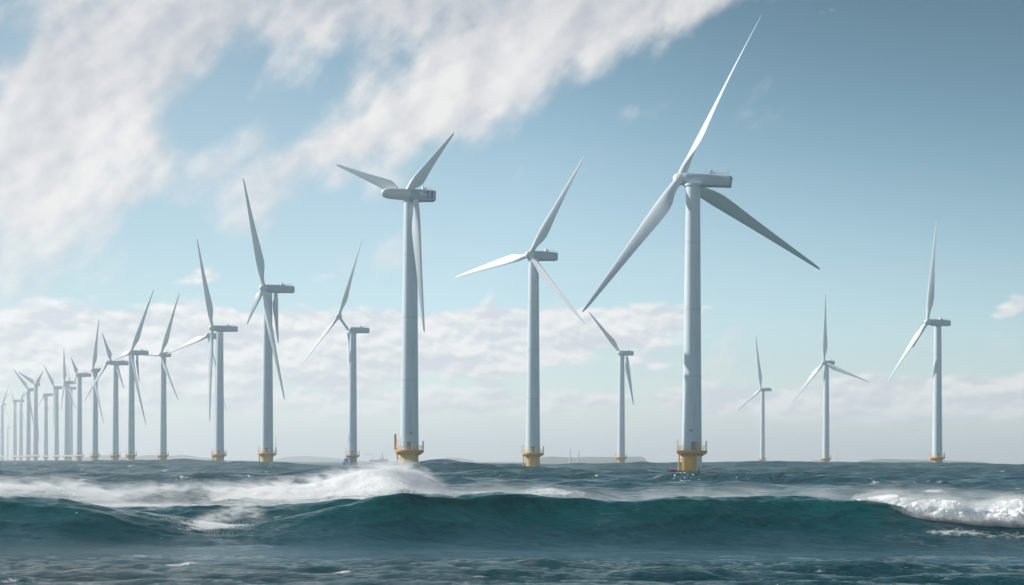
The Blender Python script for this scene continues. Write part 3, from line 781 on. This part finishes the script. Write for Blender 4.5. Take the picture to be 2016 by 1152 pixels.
TURB = []
def turbine(label, tx, hub, rear, tips, yaw=45, away=False, nac_y=None, tilt=0.0, pitch=0.0, foundation=M_TAN, nose=0.0, stubs=(), detail=1, chord=1.0, dscale=1.0, nyaw=28):
    ny = nac_y or hub[1]
    d = F * (HUBZ - CAMH) / (hor(hub[0]) - ny) * dscale
    hz = CAMH + (hor(hub[0]) - ny) / F * d
    base = at(tx, hor(tx), d)
    root = empty('wind_turbine', (base.x, base.y, 0.0))
    tag(root, label, 'wind turbine', 'wind turbines standing in the sea')
    sc = F / d
    sz = hz / HUBZ
    ds = dscale; chord = chord * ds
    a = R(yaw)
    n = Vector((-math.cos(a), math.sin(a) if away else -math.sin(a), 0.0))
    over = abs(hub[0] - tx) / sc / math.cos(a)
    over = min(max(over, 2.6), 12.0)
    hubp = at(hub[0], hub[1], base.y + n.y * over)
    nacp = at(hub[0], ny, base.y + n.y * over) if nac_y is None else at(tx, ny, base.y) + n * 4.0
    # standing parts
    for nm, key, mat in (('foundation', 'foundation', foundation), ('platform', 'platform', M_ORG), ('railing', 'railing', M_RAIL), ('tower', 'tower', M_TOWER)):
        if nm == 'foundation':
            me = ME['foundation'].copy() if foundation is not M_TAN else ME['foundation']
            if not me.materials: me.materials.append(foundation)
            elif foundation is not M_TAN: me.materials[0] = foundation
            o = link('foundation', me, None, root)
        else: o = share(nm, key, mat, root)
        if ds != 1.0 and nm != 'foundation': o.scale = (ds, ds, 1)
        if nm == 'tower':
            o.scale = (ds, ds, sz)
            if detail: dr = share('door', 'door', M_DOOR, o)
    if detail: share('boat_landing', 'ladder', M_YEL, root)
    # nacelle
    na = R(nyaw) if nyaw is not None else a
    Ln = max(6.0, (rear - (hub[0] if nac_y is None else tx - 9)) / sc / math.cos(na) - 0.6)
    nr = root
    nac = share('nacelle', 'nacelle', M_NAC, root)
    na = R(nyaw) if nyaw is not None else a
    nn = Vector((-math.cos(na), math.sin(na) if away else -math.sin(na), 0.0))
    ang = math.atan2(-nn.y, -nn.x)
    Rm = Matrix.Rotation(ang, 4, 'Z') @ Matrix.Rotation(R(tilt), 4, 'Y')
    off = Vector((nacp.x - base.x, nacp.y - base.y, nacp.z))
    nac.matrix_local = Matrix.Translation(off - nn * 0.9) @ Rm @ Matrix.Diagonal((Ln, ds, ds, 1))
    if detail:
        for gk in GEAR: share(gk, gk, M_WHITE, nac).scale = (1 / 15.0, 1, 1)
    hb = link('hub', ME['hub'] if nose == 0 else hub_mesh(nose), M_HUB, root)
    ho = Vector((hubp.x - base.x, hubp.y - base.y, hubp.z))
    hb.matrix_local = Matrix.Translation(ho) @ Rm
    if nac_y is not None:
        bm = bmesh.new(); tube(bm, ho, off, 0.9, 14); link('shaft', bm_mesh('shaft', bm), M_HUB, root)
    for tp in tips:
        r0 = hubp
        if len(tp) == 4: r0 = at(tp[2], tp[3], hubp.y)
        dr = Vector(ray(tp[0], tp[1])); o = Vector((0, 0, CAMH))
        t = n.dot(r0 - o) / n.dot(dr)
        tip = o + dr * t
        dirn = (tip - r0).normalized()
        place_blade(root, r0 + (dirn * 1.2 if len(tp) == 2 else Vector()), tip, n, chord, pitch)
    for sx, sy, ex_, ey_ in stubs:
        r0 = at(sx, sy, base.y - 1.0); tip = at(ex_, ey_, base.y - 2.0)
        place_blade(root, r0, tip, n, chord * 0.9)
    TURB.append((root, base, d, sc, n, nac, Ln, ho))
    return root

main = turbine('largest white turbine, blades spread wide, on a bright yellow base in front of the others', 1362, (1338, 352), 1433, [(1492, 24), (1148, 622), (1612, 523)], 45, True, tilt=8, nyaw=22, pitch=46, foundation=M_YEL, chord=1.25)
t807 = turbine('second largest turbine, with a long bullet nose and a blade hanging down beside its tower', 806, (797, 383), 852, [(660, 321), (893, 262), (831, 654, 819, 394)], 72, nose=8.6, nyaw=20, chord=0.88)
t1050 = turbine('turbine facing us with three even blades, one pointing left, just left of the largest turbine', 1049, (1043, 502), 1094, [(892, 544), (1148, 308), (1148, 640)], 45)
t526 = turbine('turbine with one long blade straight up and a short column under its nacelle, yellow base', 526, (519, 567), 572, [(478, 349), (483, 638), (557, 787)], 74, stubs=[(543, 578, 545, 676)])
t1845 = turbine('rightmost turbine, two blades together pointing down left', 1845, (1826, 634), 1875, [(1843, 435), (1745, 750), (1794, 684)], 45)
t693 = turbine('turbine with its hub raised on a shaft above the nacelle, blue boat below', 694, (667, 623), 722, [(712, 468), (583, 728), (685, 768, 686, 655)], 45, nac_y=650, foundation=M_GREYF)
turbine('small turbine standing right behind the left blade tip of the largest turbine', 1223, (1221, 695), 1246, [(1158, 612), (1246, 798, 1234, 702)], 70)
turbine('small turbine with three even blades, second from the right', 1626, (1622, 714), 1643, [(1625, 579), (1558, 792), (1710, 753)], 55)
turbine('shortest turbine right of the largest one, a bent upright blade', 1501, (1498, 767), 1519, [(1488, 662), (1451, 809)], 68)
turbine('turbine with boxy nacelle on a bare tower and one tall blade leaning left', 432, (418, 646), 461, [(387, 470), (410, 830)], 72)
turbine('turbine hidden behind a thicker tower, only blades and short nacelle showing', 429, (410, 661), 431, [(325, 697), (443, 810)], 60)
turbine('turbine with a white blade leaning right over a long nacelle and a hanging column', 258, (258, 694), 287, [(302, 569), (222, 709), (285, 838)], 66, stubs=[(270, 699, 272, 752)])
turbine('turbine with a faint thin upright blade, left of the hidden turbine', 321, (317, 698), 333, [(352, 577), (280, 699), (349, 789)], 66)
turbine('turbine with a long flat nacelle and a wide blade swept down left', 227, (212, 714), 252, [(200, 654, 218, 710), (164, 790), (242, 765, 230, 716)], 70, detail=1)
turbine('turbine with a rounded nacelle and a dark stub standing behind it', 187, (183, 729), 200, [(194, 628), (202, 834)], 70)
turbine('turbine with a short blade up left and a bent one below', 156, (152, 738), 175, [(139, 703), (143, 757)], 70, dscale=1.15)
turbine('turbine with a tall straight blade and two thin ones hanging, next to a thinner tower', 131, (127, 753), 145, [(125, 684), (147, 804), (119, 806)], 72, detail=0, dscale=1.3)
turbine('thin pale tower just behind the turbine with the tall straight blade', 138.6, (137, 764), 148, [(133, 720), (150, 808)], 45, detail=0, dscale=1.5)
turbine('distant turbine with a curved nacelle and a blade leaning left', 111, (107, 763), 122, [(85, 717), (104, 847)], 70, detail=0, dscale=1.3)
turbine('distant turbine with a flat nacelle and two low blades only', 90, (86, 777), 106, [(74, 801), (95, 809)], 68, detail=0, dscale=1.3)
turbine('distant turbine with a wide V of two raised blades', 70, (70, 757), 76, [(34, 731), (85, 730), (75, 871)], 75, detail=0, dscale=1.3)
turbine('distant turbine left of the one with the raised V, its blade crossing behind', 55.5, (56, 767), 66, [(25, 726), (40, 788), (67, 850)], 75, detail=0, dscale=1.3)
turbine('pale distant turbine, right one of a pair sharing a level nacelle line', 41, (40, 789), 46, [(48, 768), (53, 862)], 45, detail=0, dscale=1.4)
turbine('pale distant turbine, left one of a pair sharing a level nacelle line', 29, (26, 789), 40, [(19, 764), (49, 872)], 45, detail=0, dscale=1.45)
turbine('tiny faint turbine, smallest of all, between the two leftmost towers', 14.8, (15, 842), 20, [(18, 826), (22, 860)], 45, detail=0, dscale=1.3)
turbine('leftmost turbine, cut by the left edge of the picture', 4, (5, 796), 10, [(18, 754), (29, 846), (-14, 806)], 45, detail=0, dscale=1.4)

# extra fittings on the largest turbine
root, base, d, sc, n, nac, Ln, ho = TURB[0]
bm = bmesh.new(); rr = 3.36
def arc_panel(bm, r, a0, a1, z0_, z1_, th, nseg=8):
    for o in range(nseg):
        pass
    vi = []
    for z in (z0_, z1_):
        vi.append([[bm.verts.new(((r + q) * math.cos(a0 + (a1 - a0) * i / nseg), (r + q) * math.sin(a0 + (a1 - a0) * i / nseg), z)) for i in range(nseg + 1)] for q in (0, th)])
    (bi, bo), (ti, to) = vi
    for i in range(nseg):
        bm.faces.new((bo[i], bo[i + 1], to[i + 1], to[i])); bm.faces.new((to[i], to[i + 1], ti[i + 1], ti[i])); bm.faces.new((bi[i], bi[i + 1], bo[i + 1], bo[i])); bm.faces.new((ti[i], ti[i + 1], bi[i + 1], bi[i]))
    bm.faces.new((bi[0], bo[0], to[0], ti[0])); bm.faces.new((bi[nseg], ti[nseg], to[nseg], bo[nseg]))
arc_panel(bm, 3.24, R(-68), R(-8), 1.7, 7.0, 0.14)
link('service_panel', bm_mesh('service_panel', bm), M_WHITE, root)
bm = bmesh.new(); arc_panel(bm, 3.24, R(-70), R(-5), -1.5, 1.45, 0.35); link('fender', bm_mesh('fender', bm), M_TAN, root)
bm = bmesh.new(); box(bm, (2.05, -3.35, 1.8), (2.4, -2.6, 2.9), 0.05); link('hatch', bm_mesh('hatch', bm), M_DOOR, root)
bm = bmesh.new(); box(bm, (1.0, -4.5, PZ + 1.0), (1.6, -3.9, PZ + 3.6), 0.06); tube(bm, (1.3, -4.2, PZ + 3.5), (1.3, -4.2, PZ + 4.6), 0.12, 8); link('davit_crane', bm_mesh('davit_crane', bm), M_YEL, root)
bm = bmesh.new(); arc_panel(bm, 3.26, R(-112), R(-90), PZ + 7.4, PZ + 8.0, 0.04); link('name_plate', bm_mesh('name_plate', bm), M_DOOR, root)
bm = bmesh.new()
for i in range(12):
    za, zb_ = PZ + 1.2 + i * 7.4, PZ + 1.2 + (i + 1) * 7.4
    for z in (za,): pass
    ra = 3.30 - 0.95 * (za - PZ - 1) / 88.8; rb = 3.30 - 0.95 * (zb_ - PZ - 1) / 88.8
    a = R(-62)
    tube(bm, (ra * math.cos(a), ra * math.sin(a), za), (rb * math.cos(a), rb * math.sin(a), zb_), 0.09, 8)
link('cable_duct', bm_mesh('cable_duct', bm), M_TOWER, root)
# ribbed side and bottom keel of its nacelle
bm = bmesh.new()
for i in range(22):
    x = 0.12 + 0.030 * i; box(bm, (x, -2.20, -0.35), (x + 0.016, -2.08, 1.55))
link('side_ribs', bm_mesh('side_ribs', bm), M_NAC, nac)
# marks on the second turbine: emblem disc, lettering-like strip, dark rear panels
root, base, d, sc, n, nac, Ln, ho = TURB[1]
def nac_side(name, x0, x1, z0_, z1_, mat, th=0.06):
    bm = bmesh.new(); box(bm, (x0 / Ln, -2.22, z0_), (x1 / Ln, -2.22 + th + 0.12, z1_)); return link(name, bm_mesh(name, bm), mat, nac)
for i, (a_, b_) in enumerate(((0.66, 0.71), (0.83, 0.87))): nac_side('vent_panel', a_ * Ln, b_ * Ln, -1.1, 1.4, M_DARK)
bm = bmesh.new(); lathe(bm, [(0.50, -2.26), (0.50, -2.1)], 24); 
bmesh.ops.rotate(bm, verts=bm.verts, cent=(0, 0, 0), matrix=Matrix.Rotation(R(-90), 3, 'X'))
for v in bm.verts: v.co.y = -abs(v.co.y); v.co.x = (v.co.x + 0.45 * Ln) / Ln; v.co.z += 0.35
link('emblem', bm_mesh('emblem', bm), M_WHITE, nac)
bm = bmesh.new()
for i in range(6):
    x = 0.51 * Ln + i * 0.34; box(bm, (x / Ln, -2.25, -0.25), ((x + 0.22) / Ln, -2.1, 0.25 + 0.3 * (i % 3 == 0)))
link('lettering', bm_mesh('lettering', bm), M_WHITE, nac)
bm = bmesh.new(); box(bm, (-5.4, -0.35, PZ + 1.0), (-4.7, 0.35, PZ + 6.6), 0.08); link('crane_post', bm_mesh('crane_post', bm), M_ORG, root)
bm = bmesh.new(); arc_panel(bm, 3.24, R(-86), R(-70), PZ + 6.4, PZ + 7.4, 0.05); link('sign_plate', bm_mesh('sign_plate', bm), M_TAN, root)
# whip antenna on the yellow based turbine at left
root = TURB[3][0]; bm = bmesh.new(); tube(bm, (4.9, -0.6, PZ + 1), (4.9, -0.6, PZ + 10.5), 0.09, 6); link('antenna', bm_mesh('antenna', bm), M_RAIL, root)
root = TURB[4][0]; bm = bmesh.new(); arc_panel(bm, 3.24, R(-40), R(8), -2, 5.5, 0.7); link('fender', bm_mesh('fender', bm), M_DOOR, root)

# ------------------------------------------------------------------ boats
def hull_mesh(L, B, H, sheer=0.5):
    """boat hull along +x (bow), keel below z=0"""
    nst, nv = 14, 9; Vh = []
    for i in range(nst):
        t = i / (nst - 1); w = B / 2 * (1 - max(0, (t - 0.45) / 0.55) ** 2.2) * (0.9 + 0.1 * min(1, t * 4))
        row = []
        for j in range(nv):
            u = -1 + 2 * j / (nv - 1)
            zz = H * (abs(u) ** 1.6) + sheer * t * t * abs(u) - H * 0.35
            row.append((L * (t - 0.5) + 0.06 * L * abs(u) * t, w * math.copysign(abs(u) ** 0.8, u), zz))
        Vh.append(row)
    me = grid_mesh('hull', np.array(Vh))
    bm = bmesh.new(); bm.from_mesh(me)
    bmesh.ops.remove_doubles(bm, verts=bm.verts, dist=0.001)
    ed = [e for e in bm.edges if e.is_boundary]; bmesh.ops.holes_fill(bm, edges=ed)
    return bm_mesh('hull', bm)
root6, b6 = TURB[5][0], TURB[5][1]
pb = at(681, 905, b6.y - 7)
boat = empty('crew_boat', (pb.x, pb.y, 2.0)); tag(boat, 'blue crew boat moored at the grey turbine base', 'boat')
boat.rotation_euler = (0, R(-4), R(-72))
link('hull', hull_mesh(9.5, 3.6, 2.4, 0.9), M_BLUE, boat)
bm = bmesh.new(); box(bm, (-1.5, -1.25, 1.2), (2.2, 1.25, 3.9), 0.25); link('cabin', bm_mesh('cabin', bm), M_BLUE, boat)
bm = bmesh.new(); box(bm, (2.15, -1.05, 2.6), (2.24, 1.05, 3.4), 0.02); box(bm, (-1.0, -1.29, 2.6), (1.8, -1.22, 3.4), 0.02); link('window', bm_mesh('window', bm), M_GLASS, boat)
bm = bmesh.new(); tube(bm, (-0.4, 0, 3.8), (-0.4, 0, 6.4), 0.07, 6); tube(bm, (-0.4, -0.8, 5.6), (-0.4, 0.8, 5.6), 0.05, 6); link('mast', bm_mesh('mast', bm), M_WHITE, boat)
pd = None; top_ = -9.0
fx, fy, fz = V[..., 0], V[..., 1], V[..., 2]
for Yd in np.arange(120.0, 474.0, 1.5):                     # farthest swell top left of the big base that nothing hides
    xd = at(1322, 930, Yd).x
    r_ = int(np.argmin(np.abs(Y0[:, 0] - Yd))); c_ = int(np.argmin(np.abs(X0[r_] - xd)))
    zz_ = float(fz[r_, c_]); sl_ = (zz_ - CAMH) / Yd
    if sl_ >= top_:
        top_ = sl_
        if Yd > 300: pd = Vector((float(fx[r_, c_]), float(fy[r_, c_]), zz_ + 0.05))
if pd is None: pd = at(1322, 930, 452)
din = empty('dinghy', (pd.x, pd.y, pd.z)); tag(din, 'tiny orange dinghy floating left of the bright yellow turbine base', 'boat'); din.rotation_euler = (0, 0, R(25))
bm = bmesh.new()
for k_ in range(24):
    pass
pts_ = []
for k_ in range(22):
    a = math.pi * k_ / 21 - math.pi / 2; pts_.append((0.9 + 0.75 * math.cos(a), 0.62 * math.sin(a), 0.25 + 0.12 * max(0, math.cos(a))))
pts_ = [(-1.5, -0.62, 0.25)] + pts_ + [(-1.5, 0.62, 0.25)]
for p_, q_ in zip(pts_[:-1], pts_[1:]): tube(bm, p_, q_, 0.27, 10)
link('tube', bm_mesh('tube', bm, 60), M_RED, din)
bm = bmesh.new(); box(bm, (-1.45, -0.55, 0.05), (1.1, 0.55, 0.2), 0.03); link('floor', bm_mesh('floor', bm), M_DOOR, din)
bm = bmesh.new(); box(bm, (-0.4, -0.3, 0.2), (0.2, 0.3, 1.0), 0.06); link('console', bm_mesh('console', bm), M_WHITE, din)
bm = bmesh.new(); box(bm, (-1.85, -0.18, 0.1), (-1.5, 0.18, 0.95), 0.06); link('motor', bm_mesh('motor', bm), M_DOOR, din)
# pale ship on the horizon between two turbines
ps = at(745, hor(745), 3600)
ship = empty('ship', (ps.x, ps.y, 0)); tag(ship, 'pale grey work ship with a lattice mast far off on the horizon', 'ship')
me = hull_mesh(46, 11, 9.0, 2.5); o = link('hull', me, M_SHIP, ship)
bm = bmesh.new(); box(bm, (6, -4.2, 5), (15, 4.2, 10.5), 0.3); box(bm, (8, -3.4, 10.4), (13, 3.4, 13.5), 0.3); link('bridge', bm_mesh('bridge', bm), M_WHITE, ship)
bm = bmesh.new()
for sx in (-1.6, 1.6):
    for sy in (-1.6, 1.6): tube(bm, (10 + sx, sy, 13), (10 + sx * 0.15, sy * 0.15, 26), 0.3, 6)
for q in range(6):
    z = 14 + q * 2; w = 1.6 * (1 - (z - 13) / 15); tube(bm, (10 - w, -w, z), (10 + w, w, z + 1.6), 0.2, 5); tube(bm, (10 + w, -w, z), (10 - w, w, z + 1.6), 0.2, 5)
link('mast', bm_mesh('mast', bm), M_SHIP, ship)
bm = bmesh.new(); tube(bm, (-14, 0, 5), (-14, 0, 20), 0.5, 8); tube(bm, (-14, 0, 19), (-34, 0, 20), 0.4, 8); tube(bm, (-34, 0, 20), (-34, 0, 9), 0.2, 6); link('crane', bm_mesh('crane', bm), M_SHIP, ship)
# slim white marker masts in front of the far headland
def mast(px, D, h_, label):
    p = at(px, hor(px), D); r_ = empty('marker_mast', (p.x, p.y, 0)); tag(r_, label, 'mast', 'marker masts near the horizon')
    bm = bmesh.new(); lathe(bm, [(2.0, -4), (2.0, 2.5), (1.1, 3.0), (0.8, h_ * 0.9), (0.4, h_)], 12); link('pole', bm_mesh('pole', bm), M_WHITE, r_)
    bm = bmesh.new(); lathe(bm, [(1.6, 2.6), (2.4, 3.0), (2.4, 3.5), (1.6, 3.6)], 12); link('collar', bm_mesh('collar', bm), M_WHITE, r_)
mast(1122, 2000, 22, 'slim white mast before the far headland, left one of two')
mast(1139, 2100, 22, 'slim white mast before the far headland, right one of two')
mast(1648, 3600, 38, 'thin faint mast right of the turbine with three even blades')

# ------------------------------------------------------------------ far land
def hill(pts, D, depth, seed):
    """pts: skyline rows in the photo at distance D -> a ridge of land with depth"""
    xs_, zs_ = curve_z(pts, D)
    x = np.linspace(xs_[0], xs_[-1], 160); z = smooth_interp(x, xs_, zs_, (xs_[-1] - xs_[0]) / 60)
    z = z + 1.6 * fbm(np.stack([x * 0.02, x * 0, x * 0], -1), 5, 0.55, seed)
    v = np.linspace(-1, 1, 24); Vh = np.zeros((160, 24, 3))
    for j, u in enumerate(v):
        k_ = (1 - abs(u) ** 1.8)
        Vh[:, j, 0] = x + 10 * u; Vh[:, j, 1] = D + depth * u + 20 * np.sin(x * 0.004)
        Vh[:, j, 2] = -3 + (z + 3) * k_ * (1 + 0.10 * fbm(np.stack([x * 0.03, x * 0 + u * 3, x * 0], -1), 4, 0.5, seed + 3) * (1 - k_))
    o = link('hills', grid_mesh('hills', Vh), M_HILL); tag(o, kind='structure')
hill([(160, 906), (185, 898), (205, 896), (235, 899), (270, 901), (285, 897), (300, 896), (315, 900), (340, 897), (352, 895), (380, 899), (410, 902), (440, 907)], 5200, 250, 3)
hill([(540, 907), (570, 899), (600, 898), (640, 900), (670, 903), (690, 907)], 6500, 300, 5)
hill([(860, 908), (880, 901), (905, 902), (930, 906), (940, 909)], 5500, 200, 6)
hill([(1055, 910), (1066, 900), (1085, 899), (1120, 900), (1150, 900), (1205, 899), (1215, 901), (1250, 899), (1268, 900), (1275, 911)], 3600, 200, 7)
hill([(1585, 911), (1600, 906), (1612, 906), (1640, 911)], 5500, 200, 8)
hill([(1645, 912), (1652, 908), (1665, 909), (1690, 910), (1705, 906), (1730, 903.5), (1770, 904.5), (1815, 906), (1870, 908), (1910, 908), (1940, 913)], 3600, 250, 9)

# ------------------------------------------------------------------ sea air
HAZE = 0.00022
bm = bmesh.new(); box(bm, (-17500, -400, -14), (17500, 14500, 182)); hz = link('haze', bm_mesh('haze', bm), None); tag(hz, kind='stuff')
m = bpy.data.materials.new('haze'); m.use_nodes = True; k = Nodes(m.node_tree)
pv = k.n('ShaderNodeVolumePrincipled'); pv.inputs['Density'].default_value = HAZE; pv.inputs['Color'].default_value = (0.90, 0.95, 1.0, 1); pv.inputs['Anisotropy'].default_value = 0.25
o = k.n('ShaderNodeOutputMaterial'); k.t.links.new(pv.outputs[0], o.inputs['Volume'])
hz.data.materials.append(m)
